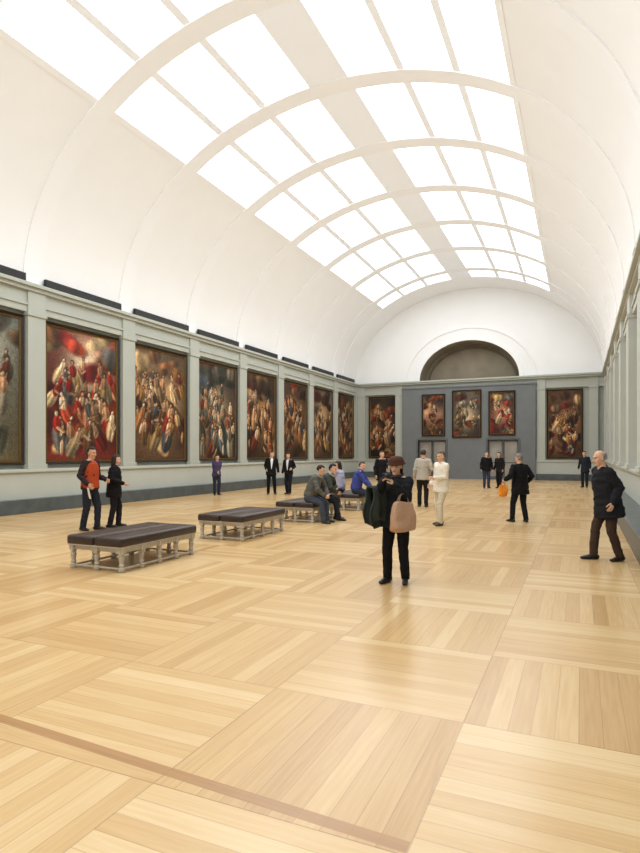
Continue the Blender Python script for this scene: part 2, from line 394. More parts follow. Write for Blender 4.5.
# ------------------------------------------------------------------ paintings (generic baroque-coloured stand-ins)
PAL = dict(
    warm=[(122, 40, 28), (178, 130, 68), (102, 72, 46), (70, 76, 82), (160, 106, 62), (206, 172, 122), (80, 52, 36)],
    red=[(158, 36, 28), (140, 34, 28), (178, 66, 42), (200, 164, 104), (120, 80, 48), (98, 94, 90), (212, 184, 138)],
    cool=[(80, 94, 102), (130, 120, 96), (106, 82, 54), (134, 66, 46), (164, 154, 130), (70, 70, 58)],
    dark=[(106, 50, 34), (80, 58, 38), (136, 94, 54), (54, 50, 46), (146, 70, 44), (184, 142, 96)])
FLESH = [(232, 190, 148), (216, 168, 124), (240, 208, 172), (200, 150, 108)]
def paint(seed, w, h, pal, bot, top, glowc, glowp, n, gs=.35):
    rs = np.random.RandomState(seed); rd = random.Random(seed)
    W_ = 96; H_ = max(20, int(W_*h/w))
    X, Z = np.meshgrid(np.linspace(0, w, W_), np.linspace(0, h, H_))
    im = np.zeros((H_, W_, 3)); t = (Z/h)[..., None]
    im[:] = np.array(bot)*(1-t)+np.array(top)*t
    for _ in range(26):
        cx, cz, s = rs.rand()*w, rs.rand()*h, (.1+.3*rs.rand())*w
        im *= (1+((rs.rand()-.5)*.9*np.exp(-((X-cx)**2+(Z-cz)**2)/s**2)))[..., None]
    g = np.exp(-(((X-glowp[0]*w)/(gs*w))**2+((Z-glowp[1]*h)/(gs*.8*h))**2))[..., None]
    im[:] = im*(1-g)+np.array(glowc)*g
    def el(cx, cz, rx, rz, ang, col, soft=.35, lit=.35):
        c, s = math.cos(ang), math.sin(ang); dx, dz = X-cx, Z-cz
        u = (dx*c+dz*s)/rx; v = (-dx*s+dz*c)/rz; d = u*u+v*v
        a = np.clip((1.15-d)/soft, 0, 1)[..., None]
        fold = 1+.22*np.sin(u*7+seed+cx*9)
        sh = np.clip((.8-lit*u+lit*.5*v)*fold, .25, 1.5)[..., None]
        im[:] = im*(1-a)+np.array(col)*sh*a
    for _ in range(9):      # clouds and hangings
        el(rs.rand()*w, h*(.66+.32*rs.rand()), w*(.12+.18*rs.rand()), h*(.04+.06*rs.rand()), rs.rand()-.5, np.array(rd.choice(PAL[pal]))*(.6+.6*rs.rand()), .8)
    for _ in range(12):     # broad draperies and ground masses
        el(rs.rand()*w, h*(.02+.5*rs.rand()), w*(.08+.14*rs.rand()), h*(.05+.08*rs.rand()), 3*rs.rand(), np.array(rd.choice(PAL[pal]))*(.5+.6*rs.rand()), .7)
    figs = sorted([(rs.rand()**.8, rs.rand()) for _ in range(n)], reverse=True)
    for fz, fx in figs:
        z = h*(.04+.62*fz); x = w*(.06+.88*fx); s = h*(.15+.07*rs.rand())*(1-.25*fz); a = (rs.rand()-.5)*1.3
        dr = rd.choice(PAL[pal]); fl = rd.choice(FLESH); br = .72+.42*rs.rand()
        el(x, z+s*.3, s*.34, s*.6, a, np.array(dr)*br, .35)
        tx, tz = x-math.sin(a)*s*.55, z+s*.3+math.cos(a)*s*.55
        el(tx, tz, s*.21, s*.32, a*.5, np.array(fl if rs.rand() < .65 else rd.choice(PAL[pal]))*br, .35)
        for q in range(rs.randint(0, 3)):
            el(tx+(rs.rand()-.5)*s*.4, tz-rs.rand()*s*.5, s*.07, s*.24, 3*rs.rand(), np.array(fl)*br*.9, .4, .3)
        if rs.rand() < .5: el(x+s*.1, z-s*.05, s*.09, s*.3, (rs.rand()-.5)*1.6, np.array(fl)*br, .4, .3)
        hx, hz = tx-math.sin(a)*s*.16, tz+s*.38
        el(hx, hz+s*.04, s*.13, s*.14, a, (66, 46, 30), .5); el(hx+s*.02*(rs.rand()-.5), hz, s*.085, s*.105, a, np.array(fl)*br, .5, .4)
    im = np.clip(im/255, 0, 1)*.94
    L_ = np.where(im <= .04045, im/12.92, ((im+.055)/1.055)**2.4)
    return X, Z, L_
def frame_bm(w, h, b, d):
    bm = bmesh.new(); prof = [(0, 0), (0, -d), (.25*b, -d-.02), (.55*b, -d*.8), (b, -.03), (b, 0)]
    loops = []
    for i, y in prof:
        loops.append([bm.verts.new(p) for p in ((-w/2+i, y, i), (w/2-i, y, i), (w/2-i, y, h-i), (-w/2+i, y, h-i))])
    for a, c in zip(loops, loops[1:]):
        for q in range(4): bm.faces.new((a[q], a[(q+1) % 4], c[(q+1) % 4], c[q]))
    return bm
def painting(label, loc, rz, w, h, b, seed, group, **kw):
    t = thing('painting', label, 'painting', loc, rz, group)
    X, Z, im = paint(seed, w-2*b, h-2*b, **kw)
    H_, W_ = X.shape
    me = bpy.data.meshes.new('canvas')
    vs = [(float(X[i, j])-(w-2*b)/2, -.035, float(Z[i, j])+b) for i in range(H_) for j in range(W_)]
    fs = [(i*W_+j, i*W_+j+1, (i+1)*W_+j+1, (i+1)*W_+j) for i in range(H_-1) for j in range(W_-1)]
    me.from_pydata(vs, [], fs)
    at = me.color_attributes.new('paint', 'FLOAT_COLOR', 'POINT')
    at.data.foreach_set('color', np.concatenate([im, np.ones((H_, W_, 1))], 2).astype(np.float32).ravel())
    link('canvas', me, OIL, t)
    obj('frame', frame_bm(w, h, b, .1), FRAME, t)
    obj('frame_slip', (lambda bm: (bmesh.ops.transform(bm, matrix=Matrix.Translation((0, -.035, b-.02)), verts=bm.verts), bm)[1])(frame_bm(w-2*b+.04, h-2*b+.04, .045, .012)), GOLD, t)
    return t
BR, UM = (70, 50, 34), (86, 64, 42)
LW = [
 ('large framed painting cut off by the left photo edge, grey-green landscape tones', dict(pal='cool', bot=(92, 82, 58), top=(106, 114, 106), glowc=(180, 178, 160), glowp=(.6, .75), n=15)),
 ('large framed painting with red canopy and red foreground, second from left on long wall', dict(pal='red', bot=(116, 44, 34), top=(110, 52, 38), glowc=(240, 222, 188), glowp=(.55, .74), n=34, gs=.3)),
 ('large framed painting crowded with pale figures on brown, third from left on long wall', dict(pal='warm', bot=BR, top=(96, 78, 58), glowc=(216, 182, 136), glowp=(.5, .5), n=36)),
 ('large framed painting of grey and brown figures, fourth from left on long wall', dict(pal='cool', bot=UM, top=(78, 72, 62), glowc=(204, 174, 138), glowp=(.4, .55), n=32)),
 ('large framed dark golden-brown painting, fifth from left on long wall', dict(pal='dark', bot=BR, top=(72, 56, 40), glowc=(186, 138, 88), glowp=(.6, .55), n=28)),
 ('large framed painting with orange figures, sixth from left on long wall', dict(pal='warm', bot=UM, top=(80, 64, 50), glowc=(208, 154, 104), glowp=(.45, .5), n=28)),
 ('large framed painting, seventh from left on long wall, next to last before far corner', dict(pal='warm', bot=BR, top=(82, 70, 58), glowc=(200, 162, 116), glowp=(.5, .6), n=24)),
 ('large framed painting on long left wall closest to the far corner', dict(pal='dark', bot=UM, top=(68, 56, 46), glowc=(186, 142, 96), glowp=(.5, .5), n=22)),
]
NTH = ['first', 'second', 'third', 'fourth', 'fifth', 'sixth', 'seventh', 'eighth']
for k, (lab, kw) in enumerate(LW):
    y = 11.7+ND*(k-1)+ND/2
    painting(lab, (XL+.002, y, 1.3), R(90), 2.98, 4.12, .09, 100+k, 'large paintings along the left wall', **kw)
    o = obj('light_slot', bx(-.05, .05, -1.5, 1.5, 0, .27, bev=.012), BLACK)  # unlit dark bar modelling a lighting slot on the ledge
    o.location = (XL+.12, y, 6.3)
    tag(o, 'long dark slot on the ledge above the %s painting from the left' % NTH[k], 'lighting slot', 'dark slots along the left ledge')
EG = 'paintings on the end wall'
painting('tall dark framed painting at left of end wall beside the corner', (-12.15, Y1, 1.3), 0, 1.95, 4.12, .08, 211, EG, pal='dark', bot=(52, 40, 30), top=(60, 52, 46), glowc=(160, 100, 68), glowp=(.5, .5), n=16)
painting('tall framed painting with glowing orange figures at right of end wall', (-.86, Y1, 1.3), 0, 1.98, 4.12, .08, 215, EG, pal='warm', bot=(66, 46, 32), top=(88, 62, 46), glowc=(220, 158, 104), glowp=(.5, .45), n=14)
painting('smaller framed portrait-shaped painting over left doorway of blue-grey screen', (-8.62, PY, 2.72), 0, 1.5, 2.68, .08, 212, EG, pal='dark', bot=(66, 46, 36), top=(104, 92, 78), glowc=(176, 118, 86), glowp=(.45, .45), n=5)
painting('framed painting in the middle of the blue-grey screen, largest of its three', (-6.52, PY, 2.6), 0, 1.8, 2.98, .08, 213, EG, pal='cool', bot=(56, 46, 38), top=(90, 82, 72), glowc=(218, 194, 154), glowp=(.5, .45), n=9)
painting('smaller framed painting over right doorway of blue-grey screen, red drapery', (-4.4, PY, 2.72), 0, 1.58, 2.72, .08, 214, EG, pal='red', bot=(74, 40, 32), top=(60, 48, 42), glowc=(204, 136, 106), glowp=(.5, .5), n=6)

# ------------------------------------------------------------------ benches
def leg_bm():
    bm = bmesh.new()
    lathe(bm, [(.036, 0), (.046, .02), (.046, .06), (.028, .07), (.04, .095), (.028, .12), (.034, .15), (.042, .2), (.028, .225), (.042, .24), (.042, .255), (.036, .27)], 14)
    box(bm, -.042, .042, -.042, .042, .26, .345)
    return bm
def bench(label, x, y0):
    Wb, Lb = 1.0, 1.72
    t = thing('bench', label, 'bench', (x, y0+Lb/2, 0), 0, 'padded benches down the middle of the gallery')
    for s in (-1, 1):
        bm = bmesh.new(); box(bm, s*.253-.243, s*.253+.243, -Lb/2, Lb/2, .345, .475, bev=.038)
        obj('seat_cushion', bm, LEATHER, t, True)
    bm = bmesh.new()
    for s in (-1, 1):
        box(bm, s*.45-.02, s*.45+.02, -Lb/2+.05, Lb/2-.05, .27, .345); box(bm, -.45, .45, s*(Lb/2-.08)-.02, s*(Lb/2-.08)+.02, .27, .345)
    box(bm, -.49, .49, -Lb/2+.01, Lb/2-.01, .335, .352)
    obj('seat_frame', bm, PALEW, t)
    for sx in (-1, 0, 1):
        for q in range(5):
            if sx == 0 and 0 < q < 4: continue
            o = obj('leg', leg_bm(), PALEW, t, False); o.location = (sx*.44, (Lb/2-.08)*(q-2)/2, 0)
    bm = bmesh.new()
    for s in (-1, 1):
        tube(bm, [(s*.44, -Lb/2+.08, .045), (s*.44, Lb/2-.08, .045)], [.016, .016], seg=8); tube(bm, [(-.44, s*(Lb/2-.08), .045), (.44, s*(Lb/2-.08), .045)], [.016, .016], seg=8, side=V((0, 1, 0)))
    obj('stretcher', bm, PALEW, t)
    return t
BXC = -6.15
bench('empty dark leather bench with pale turned legs, nearest to the viewer', BXC, 6.1)
bench('empty dark leather bench, second nearest, just behind the first bench', BXC, 9.2)
bench('third dark leather bench, with two people in olive jackets seated on it', BXC, 12.3)
bench('farthest dark leather bench, with a person in blue seated on it', BXC, 15.4)

# ------------------------------------------------------------------ people
CT, ST = math.cos(R(24)), math.sin(R(24))
def facing(r, t):         # r: towards gallery's right as seen from the entrance corner, t: towards the entrance corner
    dx, dy = r*CT+t*ST, r*ST-t*CT
    return math.atan2(-dx, dy)
def ik(a, b, l1, l2, pole):
    d = b-a; L = max(.05, min(d.length, (l1+l2)*.998)); u = d.normalized()
    x = (l1*l1-l2*l2+L*L)/(2*L); h = math.sqrt(max(0, l1*l1-x*x))
    p = pole-u*pole.dot(u); p.normalize()
    return a+u*x+p*h, a+u*L
def lerp(a, b, t): return a+(b-a)*t
SEED = [0]
def person(label, xy, rot, h, jacket, trousers, shoes=(24, 22, 22), hair=(40, 30, 24), style='short', skinc=(214, 170, 142),
           arms=None, feet=None, lean=None, hem=-.06, shirt=None, shirtw=1.0, head=(0, 0), hat=None, near=False, seat=None, group=None, bulk=1.0, long_coat=0, poles=None, curl=.35, vest=None, scarf=None, wide=1.0):
    s = h/1.75; SEED[0] += 1; sd_ = SEED[0]; rq = random.Random(sd_*7)
    t = thing('person', label, 'person', (xy[0], xy[1], 0), rot, group)
    arms = arms or {}; feet = feet or {}; poles = poles or {}
    if lean is None: lean = (rq.uniform(-.03, .03), rq.uniform(.0, .035)); head = (head[0]+rq.uniform(-8, 8), head[1]-rq.uniform(0, 5))
    Fk = {-1: V(feet.get('L', (-.1, rq.uniform(-.05, .08)))+(.085,)), 1: V(feet.get('R', (.1, rq.uniform(-.05, .08)))+(.085,))}
    if seat is None:
        pz = min(.085+math.sqrt(max(.1, .812**2-((f.x-sd*.09)**2+f.y**2))) for sd, f in Fk.items())+.03
        P = V((0, 0, pz))
    else: P = V((0, 0, seat/s))
    lx, ly = lean
    C_ = P+V((lx*.6, ly*.6, .39-.25*(lx*lx+ly*ly))); Nk = P+V((lx, ly, .565-.5*(lx*lx+ly*ly)))
    up = (Nk-P).normalized(); Rt = V((1, 0, 0)); Rt = (Rt-up*Rt.dot(up)).normalized(); Fw = up.cross(Rt)
    Hc = Nk+V((lx*.18, .025+ly*.12, .135))
    HM = Matrix.Translation(Hc) @ Matrix.Rotation(R(head[0]), 4, 'Z') @ Matrix.Rotation(R(head[1]), 4, 'X')
    Sh = {sd: Nk+Rt*sd*.178*wide-up*.075 for sd in (-1, 1)}
    Hp = {sd: P+Rt*sd*.088-V((0, 0, .03)) for sd in (-1, 1)}
    E, Wr, K = {}, {}, {}
    for sd, nm in ((-1, 'L'), (1, 'R')):
        tg = V(arms[nm]) if nm in arms else Sh[sd]+V((sd*.085, .06, -.505))
        E[sd], Wr[sd] = ik(Sh[sd], tg, .285, .25, V(poles.get(nm, (sd*.35, -1, -.25))))
        K[sd], Fk[sd] = ik(Hp[sd], Fk[sd], .41, .41, V((sd*.12, 1, .55 if seat else .1)))
    toe = {}
    for sd in (-1, 1): toe[sd] = V((sd*.25, 1, 0)).normalized()
    # ---- body: one continuous mesh
    bm = bmesh.new()
    lo = [(P-up*.08, (.13, .095)), (P, (.16, .115))] if seat is None else [(P+up*.06, (.15, .11))]
    br = lo+[(P+up*.15, (.13, .098)), (C_, (.155, .112)), (C_+up*.09, (.15, .098)), (Nk-up*.03, (.075, .07))]
    tube(bm, [q[0] for q in br], [q[1] for q in br], Rt, 18)
    tube(bm, [Nk-up*.05, lerp(Nk, Hc, .45), Hc-V((0, 0, .03))], [.062, .054, .052], Rt, 12)
    ell(bm, HM, (0, -.008, .022), (.076, .094, .092), 20)
    ell(bm, HM, (0, .022, -.045), (.062, .07, .072), 16)
    ell(bm, HM, (0, .055, -.1), (.034, .032, .026), 12)
    tube(bm, [HM @ V((0, .082, .022)), HM @ V((0, .098, -.012)), HM @ V((0, .108, -.03))], [.01, .012, .015], Rt, 8)
    ell(bm, HM, (0, .084, .03), (.048, .012, .01), 10)
    ell(bm, HM, (0, .087, -.062), (.024, .012, .012), 10)
    for sd in (-1, 1):
        ell(bm, HM, (sd*.076, -.008, -.012), (.012, .022, .033), 10); ell(bm, HM, (sd*.042, .06, -.03), (.024, .025, .024), 10)
        tube(bm, [lerp(Nk, Sh[sd], .15)-up*.015, lerp(Nk, Sh[sd], .6)-up*.012, Sh[sd]], [.05, .05, .052], Fw, 12)
        tube(bm, [Sh[sd], lerp(Sh[sd], E[sd], .45), E[sd], lerp(E[sd], Wr[sd], .35), Wr[sd]], [.052, .046, .038, .038, .027], Fw, 12)
        tube(bm, [Hp[sd], lerp(Hp[sd], K[sd], .4), K[sd], lerp(K[sd], Fk[sd], .3), Fk[sd]], [.088, .076, .054, .052, .038], Rt, 12)
        a = Fk[sd]; tube(bm, [a+V((0, 0, -.03))-toe[sd]*.03, a+V((0, 0, -.04))+toe[sd]*.06, a+V((0, 0, -.055))+toe[sd]*.15], [.032, .033, .022], Rt, 10)
        # hand
        d = (Wr[sd]-E[sd]).normalized(); n = V((-sd, .25, 0)); n = (n-d*n.dot(d))
        if n.length < .1: n = V((0, 0, -1))-d*(-d.z)
        n.normalize(); sv = d.cross(n)
        if sv.y < 0 and abs(sv.y) > .3: sv = -sv
        w0 = Wr[sd]
        tube(bm, [w0-d*.015, w0+d*.03, w0+d*.085], [(.024, .02), (.034, .016), (.038, .015)], sv, 12)
        for q, (o, ln) in enumerate(((.03, .066), (.0105, .075), (-.0105, .07), (-.03, .055))):
            p = w0+d*.082+sv*o; dirv = (d+sv*o*3.2).normalized(); pts = [p]
            cc = curl*(.8+.12*q)
            for j in range(3):
                cs, sn = math.cos(cc*(j+.6)), math.sin(cc*(j+.6)); p = p+(dirv*cs+n*sn)*ln*(.45, .32, .26)[j]; pts.append(p)
            tube(bm, pts, [.0095, .009, .0085, .0078], sv, 8)
        p = w0+d*.025+sv*.028
        tube(bm, [p, p+d*.026+sv*.026+n*.008, p+d*.055+sv*.034+n*.02, p+d*.075+sv*.033+n*.03], [.014, .012, .0105, .009], n, 8)
    bmesh.ops.scale(bm, vec=(s, s, s), verts=bm.verts)
    link('body', fused(bm, .0062 if near else .0085, 1), skin(skinc), t, True)
    S4 = Matrix.Scale(s, 4)
    for sd in (-1, 1):
        bm = bmesh.new(); ell(bm, S4 @ HM, (sd*.031, .083, .007), (.0115, .008, .0065), 10)
        obj('eye', bm, mat((58, 46, 40), .2, .1, 20, name='eye'), t, True)
    bm = bmesh.new(); ell(bm, S4 @ HM, (0, .0945, -.062), (.02, .007, .0065), 10); obj('lips', bm, mat((168, 96, 84), .5, .1, 20, name='lips'), t, True)
    # ---- clothes
    b = .024*bulk; bs = .016+.006*bulk
    rings = [(P-up*.08, (.165+b*.6, .125+b)), (P, (.168+b, .128+b)), (P+up*.15, (.15+b, .118+b)), (C_-up*.03, (.162+b*.8, .122+b*.85)), (C_+up*.09, (.15+bs, .102+bs)), (Nk-up*.03, (.085, .078))]
    if seat is not None: rr = [(P+up*.07, (.16+b, .122+b))]+rings[2:]
    elif hem < -.08:
        pre = [(P+up*hem, (.185+b+long_coat, .14+b+long_coat)), (P+up*(hem*.5), (.18+b+long_coat*.5, .135+b+long_coat*.5))]
        rr = pre+rings[1:]
    else: rr = [(P+up*max(hem, -.06), (.168+b, .128+b))]+rings[2:]
    bm = bmesh.new()
    if seat is None:     # open flat hem
        q0 = rr[0]; rr = [(q0[0]-up*.0, (q0[1][0]*.93, q0[1][1]*.93)), (q0[0]+up*.012, q0[1])]+rr[1:]
        tube(bm, [q[0] for q in rr], [q[1] for q in rr], Rt, 20, cap=False)
    else: tube(bm, [q[0] for q in rr], [q[1] for q in rr], Rt, 20)
    for sd in (-1, 1):
        tube(bm, [lerp(Nk, Sh[sd], .15)-up*.03, lerp(Nk, Sh[sd], .6)-up*.022, Sh[sd]-up*.004], [.058, .057, .056+bs*.25], Fw, 12)
        tube(bm, [Sh[sd], lerp(Sh[sd], E[sd], .5), E[sd], lerp(E[sd], Wr[sd], .5), lerp(E[sd], Wr[sd], .96)], [.058+bs*.3, .053+b*.35, .05+b*.35, .046+b*.3, .041+b*.22], Fw, 14)
    bmesh.ops.scale(bm, vec=(s, s, s), verts=bm.verts)
    link('jacket', fused(bm, .0105 if near else .013, 2, .012*s*min(1.4, bulk), sd_), fabric(jacket), t, True)
    # collar: a turned-up band round the neck, open in front
    if not scarf:
        bm = bmesh.new(); lo_, hi_ = [], []
        for k in range(15):
            a = R(-60+300*k/14)
            f = abs(k-7)/7
            cc, ss = math.cos(a), -math.sin(a)
            p0 = Nk-up*(.035+.06*f*f)+Rt*.082*cc+Fw*(.08*ss-.006+.03*f*f); p1 = Nk+up*(.022-.045*f)+Rt*(.075+.014*f)*cc+Fw*(.07*ss-.012+.03*f)
            lo_.append(bm.verts.new(p0)); hi_.append(bm.verts.new(p1))
        for k in range(14): bm.faces.new((lo_[k], lo_[k+1], hi_[k+1], hi_[k]))
        bmesh.ops.scale(bm, vec=(s, s, s), verts=bm.verts)
        link('collar', evald(bm, [('SOLIDIFY', dict(thickness=.014*s, offset=0)), ('SUBSURF', dict(levels=1, render_levels=1))]), fabric(tuple(int(c*.85) for c in jacket)), t, True)
    if vest:
        bm = bmesh.new(); vr = [(q[0], (q[1][0]+.006, q[1][1]+.012)) for q in rings[1:]]
        q0 = vr[0]; vr = [(q0[0]-up*.03, q0[1])]+vr
        tube(bm, [q[0] for q in vr], [q[1] for q in vr], Rt, 20, cap=False)
        bmesh.ops.scale(bm, vec=(s, s, s), verts=bm.verts)
        link('vest', fused(bm, .0105, 2, .007, sd_+40), fabric(vest), t, True)
    if scarf:
        bm = bmesh.new(); pts = [Nk+up*.012+Rt*.078*math.cos(2*PI*k/14)+Fw*(.076*math.sin(2*PI*k/14)+.0)-up*.02*math.sin(2*PI*k/14) for k in range(14)]
        tube(bm, pts+[pts[0]], [.024]*15, up, 8); bmesh.ops.scale(bm, vec=(s, s, s), verts=bm.verts)
        link('scarf', fused(bm, .01, 1, .004, sd_), fabric(scarf), t, True)
    # trousers
    bm = bmesh.new()
    if seat is None: tube(bm, [P-up*.07, P, P+up*.12], [(.155, .118), (.17, .13), (.15, .118)], Rt, 18)
    else: tube(bm, [P+up*.05, P+up*.12], [(.165, .125), (.15, .118)], Rt, 18)
    for sd in (-1, 1):
        hemp = Fk[sd]+V((0, 0, -.03))
        tube(bm, [Hp[sd], lerp(Hp[sd], K[sd], .45), K[sd], lerp(K[sd], Fk[sd], .45), hemp], [.1, .09, .071, .066, .06], Rt, 14, cap=(seat is not None))
        if seat is None: ell(bm, Matrix.Identity(4), Hp[sd], (.1, .1, .1), 14)
    bmesh.ops.scale(bm, vec=(s, s, s), verts=bm.verts)
    link('trousers', fused(bm, .0105 if near else .013, 2, .009*s, sd_+9), fabric(trousers), t, True)
    for sd in (-1, 1):
        a = Fk[sd]; f = toe[sd]; sdv = V((f.y, -f.x, 0)); bm = bmesh.new()
        z = -.085
        tube(bm, [a+V((0, 0, z+.042))-f*.055, a+V((0, 0, z+.05)), a+V((0, 0, z+.038))+f*.09, a+V((0, 0, z+.026))+f*.175], [(.036, .04), (.038, .048), (.043, .036), (.032, .023)], sdv, 14)
        for v in bm.verts: v.co.z = max(v.co.z, a.z-.085)
        bmesh.ops.scale(bm, vec=(s, s, s), verts=bm.verts)
        obj('shoe', bm, mat(shoes, .45, .15, 12, name='shoe_leather'), t, True)
    if shirt:
        bm = bmesh.new(); grid = []
        for k in range(9):
            f = k/8; pos = .10+.43*f; c = P.lerp(Nk, pos/.565)
            tb = [(.0, .168+b, .128+b), (.15, .15+b, .118+b), (.36, .162+b*.8, .122+b*.85), (.48, .15+bs, .102+bs), (.54, .085, .083)]
            for q in range(4):
                if tb[q][0] <= pos <= tb[q+1][0]+1e-6:
                    g = (pos-tb[q][0])/(tb[q+1][0]-tb[q][0]); rx = tb[q][1]*(1-g)+tb[q+1][1]*g; ry = tb[q][2]*(1-g)+tb[q+1][2]*g
            wd = (.008+.055*f)*shirtw if f < .9 else .045*shirtw
            grid.append([bm.verts.new(c+Rt*(wd*j/3)+Fw*(ry*math.sqrt(max(.1, 1-(wd*j/3/rx)**2))+.009)) for j in range(-3, 4)])
        for g0, g1 in zip(grid, grid[1:]):
            for j in range(6): bm.faces.new((g0[j], g0[j+1], g1[j+1], g1[j]))
        bmesh.ops.scale(bm, vec=(s, s, s), verts=bm.verts)
        link('shirt', evald(bm, [('SOLIDIFY', dict(thickness=.012*s, offset=0))]), fabric(shirt), t, True)
    # hair
    if style != 'none':
        bm = bmesh.new(); bmesh.ops.create_uvsphere(bm, u_segments=30, v_segments=22, radius=1)
        kill = []
        for v in bm.verts:
            x, y, z = v.co
            if style == 'bald': keep = (-.55 < z < .42) and y < .15
            elif style == 'long': keep = z > .5 or (y < .24 and z > -.97)
            else: keep = z > .5 or (y < .22 and z > -.08) or (y < -.2 and z > -.62)
            if not keep: kill.append(v)
        bmesh.ops.delete(bm, geom=kill, context='VERTS')
        rd = random.Random(len(label)); vol = rd.uniform(.98, 1.08)
        for v in bm.verts:
            k = 1+.05*(rd.random()-.5); x, y, z = v.co
            if style == 'long' and z < 0:        # hangs down to the shoulders instead of closing under the skull
                q = math.sqrt(max(.02, 1-z*z)); g = (.55+.45*q)/q
                v.co = HM @ V((x*.094*k*g, -.016+y*.104*k*g, .022+z*.235))
            else:
                zr = .106
                v.co = HM @ V((x*(.093 if style == 'long' else .087)*k*vol, -.012+y*.105*k, .022+z*zr*k*vol))
        bmesh.ops.scale(bm, vec=(s, s, s), verts=bm.verts)
        link('hair', evald(bm, [('SOLIDIFY', dict(thickness=.016*s, offset=-.6)), ('SUBSURF', dict(levels=1, render_levels=1))]), mat(hair, .6, .3, 30, .4, .3, stretch=(1, 1, .3), name='hair'), t, True)
    if hat:
        bm = bmesh.new(); lathe(bm, [(.01, .136), (.05, .134), (.085, .12), (.106, .09), (.111, .06), (.121, .046), (.133, .036), (.134, .029), (.115, .033), (.1, .04), (.09, .045), (.05, .06)], 24, S4 @ HM @ Matrix.Rotation(R(-8), 4, 'X') @ Matrix.Translation((0, -.01, 0)))
        obj('hat', bm, fabric(hat), t, True)
    return t, dict(s=s, Wr=Wr, E=E, Sh=Sh, Nk=Nk, P=P, HM=HM, rot=rot, xy=xy)
def wpos(d, p):
    p = V(p)*d['s']; return V((d['xy'][0], d['xy'][1], 0))+Matrix.Rotation(d['rot'], 3, 'Z') @ p

def bag(name, label, loc, rz, w, dp, h, col, strap, cat='bag', group=None):
    t = thing(name, label, cat, loc, rz, group)
    bm = bmesh.new(); box(bm, -w/2, w/2, -dp/2, dp/2, 0, h)
    bmesh.ops.subdivide_edges(bm, edges=bm.edges, cuts=5, use_grid_fill=True)
    for v in bm.verts:
        f = v.co.z/h; v.co.x *= 1-.22*f+.1*math.sin(3*f); v.co.y *= (1-.55*f)*(1+.3*math.cos(v.co.x/w*PI)*(1-f))
        v.co.z -= .03*math.cos(v.co.x/w*PI)*(1-f)
        v.co += V((mnoise.noise(v.co*9), mnoise.noise(v.co*9+V((5, 0, 0))), mnoise.noise(v.co*8+V((0, 7, 0)))))*.03
    link('bag_body', evald(bm, [('SUBSURF', dict(levels=2, render_levels=2))]), fabric(col), t, True)
    for sy in (-1, 1):
        bm = bmesh.new(); pts = [(w*.22*math.cos(PI*k/10), sy*dp*.16*(1-.9*math.sin(PI*k/10)), h*.93+strap*math.sin(PI*k/10)) for k in range(11)]
        tube(bm, pts, [(.012, .005)]*11, V((0, 1, 0)), 8)
        obj('handle', bm, fabric(tuple(int(c*.75) for c in col)), t, True)
    return t

# 1-2 the pair at left
_, d = person('standing man in orange-red vest with dark sleeves, left of the benches', (-9.45, 9.3), facing(1, .3), 1.76, (46, 38, 42), (38, 40, 50), vest=(170, 70, 38), near=True, skinc=(200, 150, 120), hem=-.06, bulk=1.4,
           arms=dict(R=(.25, .14, .98), L=(-.2, .24, 1.06)), feet=dict(L=(-.1, .1), R=(.11, -.1)), head=(-6, -4))
bm = bmesh.new(); box(bm, -.075, .075, -.002, .002, -.2, .03)
sheet_o = obj('leaflet', bm, mat((236, 234, 228), .8, .03, 5, name='paper')); sheet_o.location = wpos(d, d['Wr'][1]+V((.05, .05, -.1))); sheet_o.rotation_euler = (.2, 0, d['rot']+.9)
tag(sheet_o, 'white leaflet held by the man in the orange-red vest', 'leaflet')
person('long-haired person in black coat standing behind the man in orange-red vest', (-9.36, 9.9), facing(.9, -.3), 1.6, (26, 24, 26), (34, 32, 36), style='long', hair=(46, 32, 26), near=True, hem=-.2, bulk=1.7, wide=.92, arms=dict(R=(.2, .2, 1.06)), feet=dict(L=(-.09, .1), R=(.09, -.1)), head=(-2, 0))
# 3 by the left wall
person('person in purple jacket standing alone close to the left wall', (-12.9, 19.1), facing(.4, .8), 1.56, (70, 62, 92), (44, 46, 60), hair=(50, 36, 28), hem=-.1, wide=.92, arms=dict(L=(-.04, .2, 1.02), R=(.04, .2, 1.0)))
# 4-5
person('man in black suit and white shirt standing before the fifth painting', (-11.2, 20.4), facing(.1, .9), 1.7, (24, 24, 27), (24, 24, 27), shirt=(225, 226, 230), hem=-.14, bulk=1.3, arms=dict(R=(.2, .16, 1.02)), feet=dict(L=(-.15, .05), R=(.12, 0)), head=(25, 0))
person('woman in black jacket and pale blouse right of the man in suit', (-10.55, 20.65), facing(-.3, .9), 1.64, (26, 26, 30), (28, 28, 34), shirt=(214, 216, 224), style='long', hair=(60, 42, 30), hem=-.08, wide=.92, arms=dict(L=(-.2, .14, 1.08)), feet=dict(L=(-.1, .12), R=(.1, -.08)))
# seated on bench three
SEAT = .475+.125
KN = dict(L=(-.1, .44, .70), R=(.1, .45, .68))
person('seated person in olive jacket leaning forward, nearer one on third bench', (-5.84, 12.5), R(-90), 1.66, (92, 92, 86), (66, 72, 84), hair=(36, 28, 24), seat=SEAT, lean=(0, .26), bulk=1.5, arms=KN, feet=dict(L=(-.14, .42), R=(.14, .46)), near=True, poles=dict(L=(-1, -.3, 0), R=(1, -.3, 0)), head=(20, -20), scarf=(150, 150, 148))
person('seated person in dark olive jacket, farther one on third bench', (-5.82, 13.12), R(-80), 1.7, (66, 68, 62), (40, 42, 48), hair=(30, 24, 22), seat=SEAT, lean=(.03, .27), bulk=1.6, arms=dict(L=(-.06, .38, .78), R=(.14, .44, .70)), feet=dict(L=(-.13, .38), R=(.14, .5)), near=True, poles=dict(L=(-1, -.3, 0), R=(1, -.3, 0)), head=(-15, -10), scarf=(170, 170, 168))
